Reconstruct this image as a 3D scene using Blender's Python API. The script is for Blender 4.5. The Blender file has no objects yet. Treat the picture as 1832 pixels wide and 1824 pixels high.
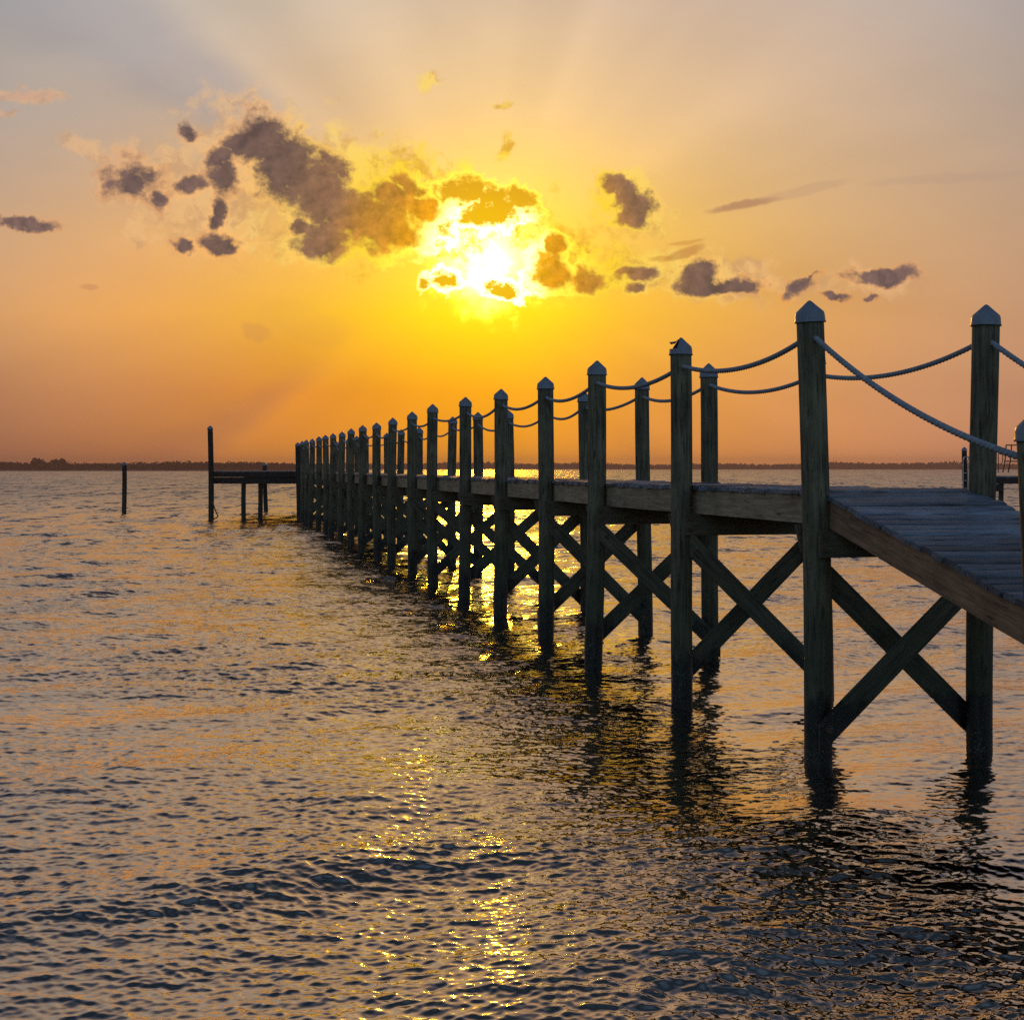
import bpy, bmesh, math, random
import numpy as np
from mathutils import Vector, Matrix
random.seed(7)
rng = np.random.default_rng(11)
scene = bpy.context.scene
COL = scene.collection
R = math.radians

# ------------------------------------------------------------------ camera
F = 2600.0            # focal length in photo pixels (photo 1832 x 1824)
HY = 837.0            # horizon row
H = 2.37              # camera height over the water
cam = bpy.data.cameras.new('camera')
cam.sensor_fit = 'HORIZONTAL'
cam.sensor_width = 36.0
cam.lens = 36.0 * F / 1832.0
cam.shift_y = -(912.0 - HY) / 1832.0
cam.clip_start = 0.1
cam.clip_end = 12000
camo = bpy.data.objects.new('camera', cam)
COL.objects.link(camo)
camo.location = (0, 0, H)
camo.rotation_euler = (R(90), 0, 0)
scene.camera = camo

def wx(px, Y): return (px - 916.0) * Y / F
def wz(py, Y): return H + (HY - py) * Y / F

# ------------------------------------------------------------------ node helper
class NT:
    def __init__(s, tree):
        s.t = tree; s.n = tree.nodes; s.l = tree.links
    def put(s, sock, v):
        if isinstance(v, bpy.types.NodeSocket): s.l.new(v, sock)
        elif v is not None: sock.default_value = v
    def new(s, typ, **kw):
        n = s.n.new(typ)
        for k, v in kw.items(): setattr(n, k, v)
        return n
    def m(s, op, a, b=None, c=None, clamp=False):
        n = s.n.new('ShaderNodeMath'); n.operation = op; n.use_clamp = clamp
        s.put(n.inputs[0], a)
        if b is not None: s.put(n.inputs[1], b)
        if c is not None: s.put(n.inputs[2], c)
        return n.outputs[0]
    def vm(s, op, a, b=None, scale=None):
        n = s.n.new('ShaderNodeVectorMath'); n.operation = op
        s.put(n.inputs[0], a)
        if b is not None: s.put(n.inputs[1], b)
        if scale is not None: s.put(n.inputs['Scale'], scale)
        return n.outputs['Value'] if op in ('DOT_PRODUCT', 'LENGTH', 'DISTANCE') else n.outputs[0]
    def xyz(s, v):
        n = s.n.new('ShaderNodeSeparateXYZ'); s.put(n.inputs[0], v); return n.outputs
    def comb(s, x, y, z=0.0):
        n = s.n.new('ShaderNodeCombineXYZ')
        s.put(n.inputs[0], x); s.put(n.inputs[1], y); s.put(n.inputs[2], z); return n.outputs[0]
    def rng(s, v, a, b, c=0.0, d=1.0, smooth=False):
        n = s.n.new('ShaderNodeMapRange')
        n.interpolation_type = 'SMOOTHSTEP' if smooth else 'LINEAR'
        s.put(n.inputs[0], v)
        for i, q in enumerate((a, b, c, d)): s.put(n.inputs[i + 1], q)
        return n.outputs[0]
    def ramp(s, v, stops, interp='LINEAR'):
        n = s.n.new('ShaderNodeValToRGB'); r = n.color_ramp; r.interpolation = interp
        r.elements[1].position = stops[-1][0]; r.elements[0].position = stops[0][0]
        for p, c in stops[1:-1]: r.elements.new(p)
        for e, (p, c) in zip(r.elements, stops):
            assert abs(e.position - p) < 1e-4
            e.color = (c[0], c[1], c[2], 1)
        s.put(n.inputs[0], v); return n.outputs[0]
    def mix(s, f, a, b, blend='MIX'):
        n = s.n.new('ShaderNodeMix'); n.data_type = 'RGBA'; n.blend_type = blend; n.clamp_factor = True
        s.put(n.inputs[0], f)
        for i, q in ((6, a), (7, b)):
            if isinstance(q, (tuple, list)) and len(q) == 3: q = (*q, 1)
            s.put(n.inputs[i], q)
        return n.outputs[2]
    def noise(s, vec, scale=1.0, detail=4, rough=0.5, dist=0.0, out=0, lac=2.0):
        n = s.n.new('ShaderNodeTexNoise')
        s.put(n.inputs['Vector'], vec); s.put(n.inputs['Scale'], scale); s.put(n.inputs['Detail'], detail)
        s.put(n.inputs['Roughness'], rough); s.put(n.inputs['Distortion'], dist); s.put(n.inputs['Lacunarity'], lac)
        return n.outputs[out]
    def mapping(s, vec, loc=(0, 0, 0), rot=(0, 0, 0), scale=(1, 1, 1), typ='POINT'):
        n = s.n.new('ShaderNodeMapping'); n.vector_type = typ
        s.put(n.inputs[0], vec); n.inputs['Location'].default_value = loc if typ != 'NORMAL' else (0, 0, 0)
        n.inputs['Rotation'].default_value = rot; n.inputs['Scale'].default_value = scale
        return n.outputs[0]

def lin(c):
    return tuple((v / 255 / 12.92) if v / 255 <= 0.04045 else ((v / 255 + 0.055) / 1.055) ** 2.4 for v in c)

# ------------------------------------------------------------------ sky (world)
SUNPX = (866.0, 468.0)
sun_az = math.atan2(SUNPX[0] - 916, F)
sun_el = math.atan2(HY - SUNPX[1], math.hypot(F, SUNPX[0] - 916))
world = bpy.data.worlds.new('World'); scene.world = world
world.use_nodes = True
wt = NT(world.node_tree)
for n in list(wt.n): wt.n.remove(n)
out = wt.new('ShaderNodeOutputWorld'); bg = wt.new('ShaderNodeBackground')
wt.l.new(bg.outputs[0], out.inputs[0])
tc = wt.new('ShaderNodeTexCoord')
D = tc.outputs['Generated']
dx, dy, dz = wt.xyz(D)
yy = wt.m('MAXIMUM', dy, 0.12)
K = 1000.0 / F
# direction in "pixels on a distant dome": px (x - 916)/1000, up /1000
U = wt.m('DIVIDE', wt.m('MULTIPLY', wt.m('DIVIDE', dx, yy), F / 1000), 1.0)
V = wt.m('MULTIPLY', wt.m('DIVIDE', dz, yy), F / 1000)
P0 = wt.comb(U, V)
# -- clear-sky colours: rows of azimuth ramps
UMIN, UMAX = -1.8, 1.8
fu = wt.rng(U, UMIN, UMAX)
def row(cols):
    st = []
    for px, c in cols:
        st.append((((px - 916) / 1000 - UMIN) / (UMAX - UMIN), lin(c)))
    return wt.ramp(fu, st, 'B_SPLINE')
ROWS = [
 (825, [(-700,(95,72,72)),(0,(172,113,80)),(300,(198,124,72)),(600,(246,154,42)),(880,(255,162,14)),(1150,(246,156,60)),(1550,(220,148,98)),(1832,(206,140,104)),(2500,(130,95,90))]),
 (700, [(-700,(115,88,85)),(0,(192,134,92)),(300,(214,142,80)),(600,(243,152,38)),(880,(255,168,0)),(1150,(246,164,56)),(1500,(212,150,100)),(1832,(198,144,108)),(2500,(140,108,100))]),
 (560, [(-700,(140,112,105)),(0,(220,163,104)),(300,(240,168,86)),(600,(255,192,44)),(870,(255,210,0)),(1120,(255,190,46)),(1450,(224,162,96)),(1832,(204,156,118)),(2500,(150,122,112))]),
 (400, [(-700,(150,130,125)),(0,(208,168,128)),(300,(224,170,114)),(600,(250,192,96)),(870,(255,214,70)),(1120,(254,200,92)),(1450,(222,176,122)),(1832,(202,164,132)),(2500,(155,132,124))]),
 (200, [(-700,(150,140,140)),(0,(190,174,160)),(300,(200,176,156)),(600,(228,190,146)),(890,(250,208,140)),(1120,(240,198,144)),(1450,(214,180,146)),(1832,(190,168,150)),(2500,(150,138,136))]),
 (0,   [(-700,(146,142,148)),(0,(184,178,172)),(300,(194,182,170)),(600,(212,190,164)),(890,(224,194,160)),(1120,(218,188,160)),(1450,(198,176,158)),(1832,(176,166,162)),(2500,(146,140,146))]),
 (-500,[(-700,(120,116,122)),(0,(166,150,138)),(300,(176,154,136)),(600,(190,158,130)),(890,(198,162,128)),(1120,(192,158,130)),(1450,(172,150,138)),(1832,(156,144,142)),(2500,(116,112,122))]),
 (-1000,[(-700,(72,84,112)),(0,(88,97,122)),(300,(94,100,121)),(600,(101,103,119)),(890,(105,105,117)),(1120,(101,103,119)),(1450,(94,100,121)),(1832,(88,97,122)),(2500,(72,84,112))]),
 (-2000,[(-700,(38,56,78)),(0,(36,52,72)),(600,(38,53,71)),(890,(40,54,70)),(1120,(38,53,71)),(1832,(36,52,72)),(2500,(38,56,78))]),
]
sky = None
for i, (py, cols) in enumerate(ROWS):
    c = row(cols)
    if sky is None: sky = c
    else:
        v0 = (HY - ROWS[i - 1][0]) / 1000; v1 = (HY - py) / 1000
        sky = wt.mix(wt.rng(V, v0, v1, smooth=False), sky, c)
# vector from the sun
SU, SV = (SUNPX[0] - 916) / 1000, (HY - SUNPX[1]) / 1000
sdx = wt.m('SUBTRACT', U, SU); sdy = wt.m('SUBTRACT', V, SV)
rs = wt.m('SQRT', wt.m('ADD', wt.m('MULTIPLY', sdx, sdx), wt.m('MULTIPLY', sdy, sdy)))
phi = wt.m('ARCTAN2', sdy, sdx)
# slow mottling and broad crepuscular rays
mott = wt.noise(wt.mapping(P0, scale=(2.2, 5.0, 1)), 1.0, 4, 0.55)
rays = wt.noise(wt.comb(wt.m('MULTIPLY', wt.m('COSINE', phi), 2.6), wt.m('MULTIPLY', wt.m('SINE', phi), 2.6), wt.m('MULTIPLY', rs, 0.25)), 1.0, 2.0, 0.5)
rayamt = wt.m('MULTIPLY', wt.rng(rs, 0.10, 0.45, smooth=True), wt.rng(rs, 2.2, 0.8, smooth=True))
raymul = wt.m('ADD', 1.0, wt.m('MULTIPLY', rayamt, wt.rng(rays, 0.3, 0.7, -0.10, 0.09)))
# the one strong blue-grey ray going up left of the big cloud
ang = wt.m('ABSOLUTE', wt.m('SUBTRACT', phi, math.atan2(0.31, -0.50)))
angv = wt.m('ADD', ang, wt.m('MULTIPLY', wt.m('SUBTRACT', mott, 0.5), 0.10))
darkray = wt.m('MULTIPLY', wt.rng(angv, 0.17, 0.05, smooth=True), wt.rng(rs, 0.25, 0.6, smooth=True))
sky = wt.mix(wt.m('MULTIPLY', darkray, 0.50), sky, lin((150, 148, 156)))
ang2_ = wt.m('ABSOLUTE', wt.m('SUBTRACT', phi, math.atan2(-0.30, -0.47)))
ray2 = wt.m('MULTIPLY', wt.rng(wt.m('ADD', ang2_, wt.m('MULTIPLY', wt.m('SUBTRACT', mott, 0.5), 0.16)), 0.11, 0.02, smooth=True), wt.rng(rs, 0.28, 0.5, smooth=True))
sky = wt.mix(wt.m('MULTIPLY', ray2, 0.32), sky, lin((158, 104, 84)))
skym = wt.vm('SCALE', sky, scale=wt.m('MULTIPLY', raymul, wt.rng(mott, 0.25, 0.75, 0.95, 1.06)))
# -- sun glow
def gauss(r, s): return wt.m('EXPONENT', wt.m('MULTIPLY', wt.m('POWER', wt.m('DIVIDE', r, s), 2.0), -1.0))
def scaled(col, f): return wt.vm('SCALE', col, scale=f)
warp = wt.noise(P0, 9.0, 3, 0.5, out=1)
warp2 = wt.noise(P0, 34.0, 4, 0.6, out=1)
Pw = wt.vm('ADD', P0, wt.vm('SCALE', wt.vm('SUBTRACT', warp, (0.5, 0.5, 0.5)), scale=0.055))
Pw = wt.vm('ADD', Pw, wt.vm('SCALE', wt.vm('SUBTRACT', warp2, (0.5, 0.5, 0.5)), scale=0.030))
fb = wt.noise(wt.mapping(P0, loc=(3.1, 1.7, 0), scale=(1, 1.15, 1)), 15.0, 9, 0.60)
fbl = wt.noise(wt.mapping(P0, loc=(7.1, 4.7, 0)), 26.0, 7, 0.62)
Pw = wt.vm('MULTIPLY', Pw, (1.0, 1.0, 0.0))
core_r = wt.m('MULTIPLY', rs, wt.m('MULTIPLY', wt.rng(fb, 0.35, 0.65, 0.85, 1.3), wt.rng(fbl, 0.35, 0.65, 0.80, 1.3)))
CONST = lambda c: wt.comb(*c)
glow = scaled(CONST((1.0, 0.75, 0.06)), wt.m('MULTIPLY', gauss(core_r, 0.052), 16.0))
glow = wt.vm('ADD', glow, scaled(CONST((0.9, 0.50, 0.0)), wt.m('MULTIPLY', gauss(rs, 0.20), 0.65)))
glow = wt.vm('ADD', glow, scaled(CONST((1.0, 0.80, 0.24)), wt.m('MULTIPLY', gauss(rs, 0.040), 7.0)))
clear = wt.vm('ADD', skym, glow)

# -- clouds: ellipses (px, py, rx, ry, rotation deg clockwise in the photo)
def cloudfield(blobs, P):
    acc = None
    for (px, py, rx, ry, rot, *faint) in blobs:
        fz = faint[0] if faint else 0.0                 # faint blobs peak lower
        Pi = P
        if acc is not None:      # evaluate the blobs one after another (keeps the node stack small)
            n = wt.n.new('ShaderNodeVectorMath'); n.operation = 'MULTIPLY_ADD'
            wt.put(n.inputs[0], acc); n.inputs[1].default_value = (1e-9,) * 3; wt.put(n.inputs[2], P); Pi = n.outputs[0]
        mp = wt.mapping(Pi, loc=((px - 916) / 1000, (HY - py) / 1000, -fz), rot=(0, 0, R(-rot)), scale=(rx / 1000, ry / 1000, 1), typ='TEXTURE')
        q = wt.vm('DOT_PRODUCT', mp, mp)
        acc = q if acc is None else wt.m('MINIMUM', acc, q)
    return wt.m('SUBTRACT', 1.0, wt.m('SQRT', acc))
DARK = [(466,252,64,58,40,0),(515,305,96,72,42,0),(570,345,96,72,40,0),(436,256,48,36,-20,.1),(642,388,118,66,22,0),(695,405,92,56,5,.08),(582,425,72,52,-30,0),(562,446,36,30,-30,.1),(535,405,26,26,0,.3),
        (728,325,44,24,40,.12),(700,350,60,30,30,.3),(760,372,44,24,30,.25),(600,300,60,24,35,.45),
        (400,318,40,36,20,.05),(345,330,42,20,-10,.12),(395,285,50,26,-25,.3),(388,380,16,44,6,.25),(398,430,50,26,0,.12),(330,434,26,17,0,.25),
        (238,330,38,30,20,.14),(238,322,76,50,20,.55),(285,355,24,22,40,.38),(44,396,70,15,5,.15),(336,231,24,18,0,.35),
        (1098,326,30,24,25,.2),(1124,350,30,30,30,.12),(1140,366,36,30,-40,.1),(1127,390,32,20,0,.2),(1165,356,30,22,0,.45),
        (1056,494,44,32,-10,.12),(985,484,52,36,10,.2),(990,445,28,22,20,.25),(1140,490,44,17,-6,.15),(1138,518,22,15,0,.25),
        (1245,490,52,34,-8,.02),(1305,508,76,18,2,.05),(1250,512,70,20,0,.05),(1574,495,82,19,-3,.12),(1430,514,46,19,-25,.3),(1455,500,24,10,-30,.45),(1494,532,28,9,0,.35),(1553,533,26,7,0,.4)]
GOLD = [(880,385,72,40,5,0),(850,345,110,34,10,.1),(930,362,50,36,35,.05),(798,500,30,28,0,.05),(898,512,56,26,20,0),(775,395,60,40,30,.15),(745,350,90,38,30,.3),(762,502,18,18,0,.2),(965,500,44,30,0,.2)]
dk = cloudfield(DARK, Pw)
gd = cloudfield(GOLD, Pw)
# puffy billows: |noise| folds give rounded cauliflower edges
def billow(P, s, seed):
    n = wt.noise(wt.mapping(P, loc=(seed, seed * .7, 0)), s, 1.0, 0.5)
    return wt.m('MULTIPLY', wt.m('ABSOLUTE', wt.m('SUBTRACT', n, 0.5)), 2.0)
b1 = billow(Pw, 13.0, 1.3); b2 = billow(Pw, 31.0, 5.1); b3 = billow(P0, 70.0, 9.4)
bil = wt.m('ADD', wt.m('ADD', wt.m('MULTIPLY', b1, .55), wt.m('MULTIPLY', b2, .40)), wt.m('MULTIPLY', b3, .22))
nz = wt.m('SUBTRACT', fb, 0.5); nzl = wt.m('SUBTRACT', fbl, 0.5)
fine = wt.m('SUBTRACT', wt.noise(wt.mapping(P0, loc=(4.4, 9.9, 0), scale=(1, 1.2, 1)), 62.0, 5, 0.62), 0.5)
rag = wt.m('ADD', wt.m('MULTIPLY_ADD', nz, 1.15, wt.m('MULTIPLY', nzl, 1.15)), wt.m('MULTIPLY_ADD', fine, 0.75, wt.m('MULTIPLY', wt.m('SUBTRACT', 0.33, bil), 0.45)))
dens = wt.m('ADD', wt.m('MULTIPLY_ADD', dk, 1.25, 0.08), rag)
densg = wt.m('ADD', wt.m('MULTIPLY_ADD', gd, 1.2, 0.08), wt.m('MULTIPLY_ADD', nzl, 1.8, wt.m('MULTIPLY_ADD', fine, 1.3, wt.m('MULTIPLY', nz, 0.8))))
# lit fringes: thin ragged vapour round the dark masses
THIN = [(480,290,180,110,35),(640,330,200,90,30),(760,340,150,80,20),(862,405,130,84,-8),(240,320,90,60,20),(150,268,70,24,20),(390,360,120,120,0),(270,350,90,70,10),(300,295,50,32,30),
        (600,420,160,70,0),(900,265,15,32,0),(765,150,24,20,0),(895,184,28,9,0),(52,172,70,16,5),(1125,355,86,62,20),(1160,480,150,46,0),(1000,470,120,70,0),(240,410,24,30,0),
        (1300,500,130,46,0),(1440,510,60,26,-10),(1560,500,100,34,0),(18,200,24,8,0)]
th = cloudfield(THIN, Pw)
thin = wt.rng(wt.m('ADD', wt.m('ADD', th, 0.18), wt.m('MULTIPLY', wt.m('ADD', nz, wt.m('MULTIPLY', nzl, 1.3)), 1.5)), 0.05, 0.80, smooth=True)
def sunramp(stops):
    mx = 1.2
    return wt.ramp(wt.m('DIVIDE', rs, mx), [(p / mx, c) for p, c in stops], 'EASE')
thincol = scaled(sunramp([(0, (1, 1, .50)), (0.09, (1, .86, .22)), (0.14, (.70, .50, .03)), (0.22, (.52, .35, .014)), (0.33, (.50, .345, .07)), (0.5, (.44, .26, .11)), (1.2, (.33, .19, .13))]), 2.0)
silver = scaled(sunramp([(0, (1, .95, .55)), (0.09, (.9, .75, .25)), (0.14, (.30, .21, .02)), (0.24, (.19, .125, .014)), (0.34, (.155, .095, .027)), (0.5, (.125, .072, .038)), (1.2, (.09, .052, .04))]), 5.5)
corecol = sunramp([(0, (1.0, .60, .0)), (0.08, (.92, .48, .004)), (0.14, (.74, .33, .012)), (0.21, (.54, .25, .035)), (0.30, (.265, .142, .082)), (0.42, (.150, .095, .080)), (0.6, (.165, .108, .100)), (1.2, (.19, .12, .11))])
tex = wt.noise(wt.mapping(Pw, loc=(2.2, 8.1, 0)), 20.0, 8, 0.66)
thinbr = sunramp([(0, (1, .72, .02)), (0.10, (.95, .55, .01)), (0.2, (.78, .42, .03)), (0.32, (.72, .40, .09)), (0.5, (.62, .35, .17)), (1.2, (.42, .25, .17))])
thinc = wt.mix(wt.rng(tex, 0.44, 0.60, smooth=True), thincol, thinbr)
cl = wt.mix(wt.m('MULTIPLY', thin, wt.rng(rs, 0.12, 0.65, 0.95, 0.62)), clear, thinc)
# gold translucent clouds in front of the sun
mg = wt.rng(densg, -0.05, 0.35, smooth=True); cg = wt.rng(densg, 0.12, 0.75, smooth=True)
cl = wt.mix(mg, cl, wt.mix(cg, silver, wt.mix(0.55, corecol, thinbr)))
mk = wt.rng(dens, -0.08, 0.22, smooth=True); ck = wt.rng(dens, 0.16, 0.78, smooth=True)
toward = wt.vm('SCALE', wt.vm('NORMALIZE', wt.comb(sdx, sdy, 0.0)), scale=-0.014)
Ps = wt.vm('ADD', P0, toward)
fbl2 = wt.noise(wt.mapping(Ps, loc=(7.1, 4.7, 0)), 26.0, 7, 0.62)
fb2 = wt.noise(wt.mapping(Ps, loc=(3.1, 1.7, 0), scale=(1, 1.15, 1)), 15.0, 9, 0.60)
relief = wt.m('ADD', wt.m('MULTIPLY', wt.m('SUBTRACT', fbl, fbl2), 2.6), wt.m('MULTIPLY', wt.m('SUBTRACT', fb, fb2), 2.6))
corecol = wt.vm('MULTIPLY', corecol, wt.mix(wt.rng(relief, -0.55, 0.75), (0.78, 0.79, 0.83), (1.45, 1.36, 1.25)))
cc = wt.vm('MULTIPLY', corecol, wt.ramp(wt.m('ADD', wt.m('MULTIPLY', fbl, .6), wt.m('MULTIPLY', bil, .5)), [(0.3, (.88, .88, .90)), (0.75, (1.30, 1.24, 1.18))]))
edge = wt.mix(wt.rng(rs, 0.16, 0.55, smooth=True), wt.mix(0.35, thincol, silver), wt.vm('MULTIPLY', cl, wt.mix(wt.rng(rs, 0.3, 0.8), (1.16, 1.04, 0.86), (1.04, 0.96, 0.92))))
cl = wt.mix(wt.m('MULTIPLY', mk, 0.97), cl, wt.mix(ck, edge, cc))
# thin long streaks on the right
def streak(px, py, rx, ry, rot, amt, col, base):
    mp = wt.mapping(Pw if ry > 12 else wt.vm('ADD', wt.vm('SCALE', P0, scale=0.7), wt.vm('SCALE', Pw, scale=0.3)), loc=((px - 916) / 1000, (HY - py) / 1000, 0), rot=(0, 0, R(-rot)), scale=(rx / 1000, ry / 1000, 1), typ='TEXTURE')
    q = wt.m('SUBTRACT', 1.0, wt.vm('DOT_PRODUCT', mp, mp))
    f = wt.m('MULTIPLY', wt.rng(wt.m('ADD', q, wt.m('MULTIPLY', nz, 1.2)), 0.0, 0.8, smooth=True), amt)
    return wt.mix(f, base, lin(col))
for a in [(1330,367,80,10,-11,.75,(176,128,96)),(1440,340,120,12,-12,.35,(190,152,124)),(1225,431,42,5,-6,.5,(206,140,66)),(1220,452,46,12,-20,.6,(190,126,70)),(1180,462,26,8,-6,.5,(200,130,50)),
          (540,575,110,42,8,.12,(214,150,84)),(462,594,30,20,20,.3,(200,138,84)),(160,513,22,7,0,.5,(200,140,96)),(60,172,60,10,4,.5,(206,162,138)),(1700,318,180,12,-4,.25,(176,150,132))]:
    cl = streak(*a, cl)
# front half / rest of the dome
nish = wt.new('ShaderNodeTexSky', sky_type='NISHITA')
nish.sun_disc = False; nish.sun_elevation = sun_el; nish.sun_rotation = sun_az
nish.air_density = 1.2; nish.dust_density = 2.0; nish.ozone_density = 2.0
back = wt.vm('MULTIPLY', scaled(nish.outputs[0], 0.16), (0.92, 1.0, 1.18))
front = wt.rng(dy, 0.10, 0.55, smooth=True)
final = wt.mix(front, back, cl)
wt.l.new(final, bg.inputs[0]); bg.inputs[1].default_value = 1.0
world.cycles.sampling_method = 'MANUAL'; world.cycles.sample_map_resolution = 2048

# ------------------------------------------------------------------ sun lamp
sl = bpy.data.lights.new('sun', 'SUN'); sl.energy = 0.6; sl.angle = R(0.5); sl.color = (1.0, 0.42, 0.012)
slo = bpy.data.objects.new('sun', sl); COL.objects.link(slo)
sdir = Vector((math.sin(sun_az) * math.cos(sun_el), math.cos(sun_az) * math.cos(sun_el), math.sin(sun_el)))
slo.rotation_euler = sdir.to_track_quat('Z', 'Y').to_euler()
slo.location = (0, 0, 50)

# ------------------------------------------------------------------ materials
def mat(name):
    m = bpy.data.materials.new(name); m.use_nodes = True
    t = NT(m.node_tree); b = t.n['Principled BSDF']
    return m, t, b
def wood(name, c_dark, c_light, axis='X', tide=False, rough=0.75, knots=True, scale=1.0, bump=0.5):
    m, t, b = mat(name)
    tcn = t.new('ShaderNodeTexCoord'); oi = t.new('ShaderNodeObjectInfo'); geo = t.new('ShaderNodeNewGeometry')
    off = t.vm('SCALE', t.comb(oi.outputs['Random'], oi.outputs['Random'], oi.outputs['Random']), scale=37.0)
    co = t.vm('ADD', tcn.outputs['Object'], off)
    s = {'X': (2.0, 38, 38), 'Y': (38, 2.0, 38), 'Z': (26, 26, 1.6)}[axis]
    wob = t.noise(co, 2.5, 3, 0.5, out=1)
    cw = t.vm('ADD', co, t.vm('SCALE', t.vm('SUBTRACT', wob, (0.5,) * 3), scale=0.06))
    g1 = t.noise(t.mapping(cw, scale=s), scale, 5, 0.6)
    g2 = t.noise(co, 3.0, 4, 0.6)
    g3 = t.noise(t.mapping(co, scale=tuple(q * 2.2 for q in s)), scale, 3, 0.6)
    f = t.m('ADD', t.m('MULTIPLY', g1, 0.65), t.m('MULTIPLY', g2, 0.35))
    col = t.mix(t.rng(f, 0.36, 0.64), c_dark, c_light)
    col = t.mix(t.rng(oi.outputs['Random'], 0, 1, 0.0, 0.35), col, t.vm('SCALE', col, scale=0.65))
    # cracks
    crack = t.rng(g3, 0.60, 0.68)
    col = t.mix(t.m('MULTIPLY', crack, 0.7), col, tuple(q * 0.25 for q in c_dark))
    if knots:
        vo = t.new('ShaderNodeTexVoronoi'); vs = {'X': (2.2, 9, 9), 'Y': (9, 2.2, 9), 'Z': (8, 8, 2.0)}[axis]
        t.put(vo.inputs['Vector'], t.mapping(cw, scale=vs)); vo.inputs['Scale'].default_value = 0.8
        k = t.rng(vo.outputs['Distance'], 0.13, 0.07, smooth=True)
        col = t.mix(t.m('MULTIPLY', k, 0.7), col, tuple(q * 0.25 for q in c_dark))
    rgh = t.rng(g1, 0.3, 0.7, rough - 0.12, rough + 0.12)
    if tide:
        z = t.xyz(geo.outputs['Position'])[2]
        w = t.noise(t.mapping(geo.outputs['Position'], scale=(9, 9, 3)), 1.0, 5, 0.65)
        zz = t.m('ADD', z, t.m('MULTIPLY', t.m('SUBTRACT', w, 0.5), 0.75))
        wet = t.rng(zz, 0.60, 0.46, smooth=True)
        alg = t.m('MULTIPLY', t.rng(zz, 1.8, 0.75, smooth=True), 0.42)
        col = t.mix(alg, col, (0.034, 0.060, 0.034))
        bv = t.new('ShaderNodeTexVoronoi'); t.put(bv.inputs['Vector'], geo.outputs['Position']); bv.inputs['Scale'].default_value = 42.0
        barn = t.m('MULTIPLY', t.rng(bv.outputs['Distance'], 0.34, 0.22), t.rng(t.noise(geo.outputs['Position'], 7.0, 3, .6), 0.47, 0.58))
        wetc = t.mix(t.m('MULTIPLY', barn, t.rng(z, 0.50, 0.34)), (0.012, 0.013, 0.011), (0.16, 0.15, 0.13))
        col = t.mix(wet, col, wetc)
        rgh = t.m('SUBTRACT', rgh, t.m('MULTIPLY', wet, 0.3))
    t.put(b.inputs['Base Color'], col); t.put(b.inputs['Roughness'], rgh)
    b.inputs['Specular IOR Level'].default_value = 0.35
    bm_ = t.new('ShaderNodeBump'); bm_.inputs['Strength'].default_value = bump; bm_.inputs['Distance'].default_value = 0.006
    t.put(bm_.inputs['Height'], t.m('SUBTRACT', f, t.m('MULTIPLY', crack, 0.5)))
    t.put(b.inputs['Normal'], bm_.outputs[0])
    return m
M_pile = wood('pile_wood', (0.030, 0.026, 0.016), (0.25, 0.205, 0.12), 'Z', True, bump=0.9)
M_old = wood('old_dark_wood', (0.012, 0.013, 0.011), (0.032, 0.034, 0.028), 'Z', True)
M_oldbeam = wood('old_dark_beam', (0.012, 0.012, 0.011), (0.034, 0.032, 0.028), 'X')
M_beam = wood('beam_wood', (0.09, 0.068, 0.042), (0.22, 0.165, 0.10), 'X')
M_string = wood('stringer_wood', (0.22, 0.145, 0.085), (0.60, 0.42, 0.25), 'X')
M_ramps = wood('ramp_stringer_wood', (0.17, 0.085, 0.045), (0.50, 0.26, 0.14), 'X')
M_brace = wood('brace_wood', (0.06, 0.050, 0.034), (0.26, 0.215, 0.145), 'X', True, bump=0.9)
M_plank = wood('deck_wood', (0.06, 0.066, 0.078), (0.29, 0.30, 0.33), 'X', rough=0.55, bump=0.8)

def plank_var(m):
    # board-to-board tone from a colour attribute written per board
    t = NT(m.node_tree); b = t.n['Principled BSDF']
    src = b.inputs['Base Color'].links[0].from_socket
    at = t.new('ShaderNodeAttribute'); at.attribute_name = 'board_tone'
    v = t.rng(at.outputs['Fac'], 0, 1, 0.38, 1.35)
    warm = t.mix(at.outputs['Fac'], (1.12, 0.98, 0.92), (0.94, 1.0, 1.06))
    t.put(b.inputs['Base Color'], t.vm('MULTIPLY', t.vm('SCALE', src, scale=v), warm))
plank_var(M_plank)

def plain(name, col, rough, noise_amt=0.25, nscale=12.0, metallic=0.0, spec=0.5):
    m, t, b = mat(name)
    tcn = t.new('ShaderNodeTexCoord'); oi = t.new('ShaderNodeObjectInfo')
    n = t.noise(t.vm('ADD', tcn.outputs['Object'], t.comb(oi.outputs['Random'], oi.outputs['Random'], 0.0)), nscale, 5, 0.6)
    c = t.mix(t.rng(n, 0.3, 0.7), tuple(q * (1 - noise_amt) for q in col), tuple(min(1, q * (1 + noise_amt)) for q in col))
    t.put(b.inputs['Base Color'], c); t.put(b.inputs['Roughness'], t.rng(n, 0.3, 0.7, rough - .08, rough + .08))
    b.inputs['Metallic'].default_value = metallic; b.inputs['Specular IOR Level'].default_value = spec
    return m
M_cap = plain('cap_plastic', (0.20, 0.20, 0.235), 0.42, 0.18, 9)
M_rope = plain('rope_fibre', (0.30, 0.30, 0.32), 0.85, 0.3, 30, spec=0.2)
M_hole = plain('dark_hole', (0.008, 0.007, 0.006), 0.9)
M_steel = plain('galvanised_steel', (0.45, 0.46, 0.48), 0.4, 0.2, 20, 0.6)
M_dark = plain('painted_dark_metal', (0.08, 0.06, 0.05), 0.5)
M_box = plain('grey_plastic', (0.36, 0.37, 0.40), 0.5)

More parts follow.
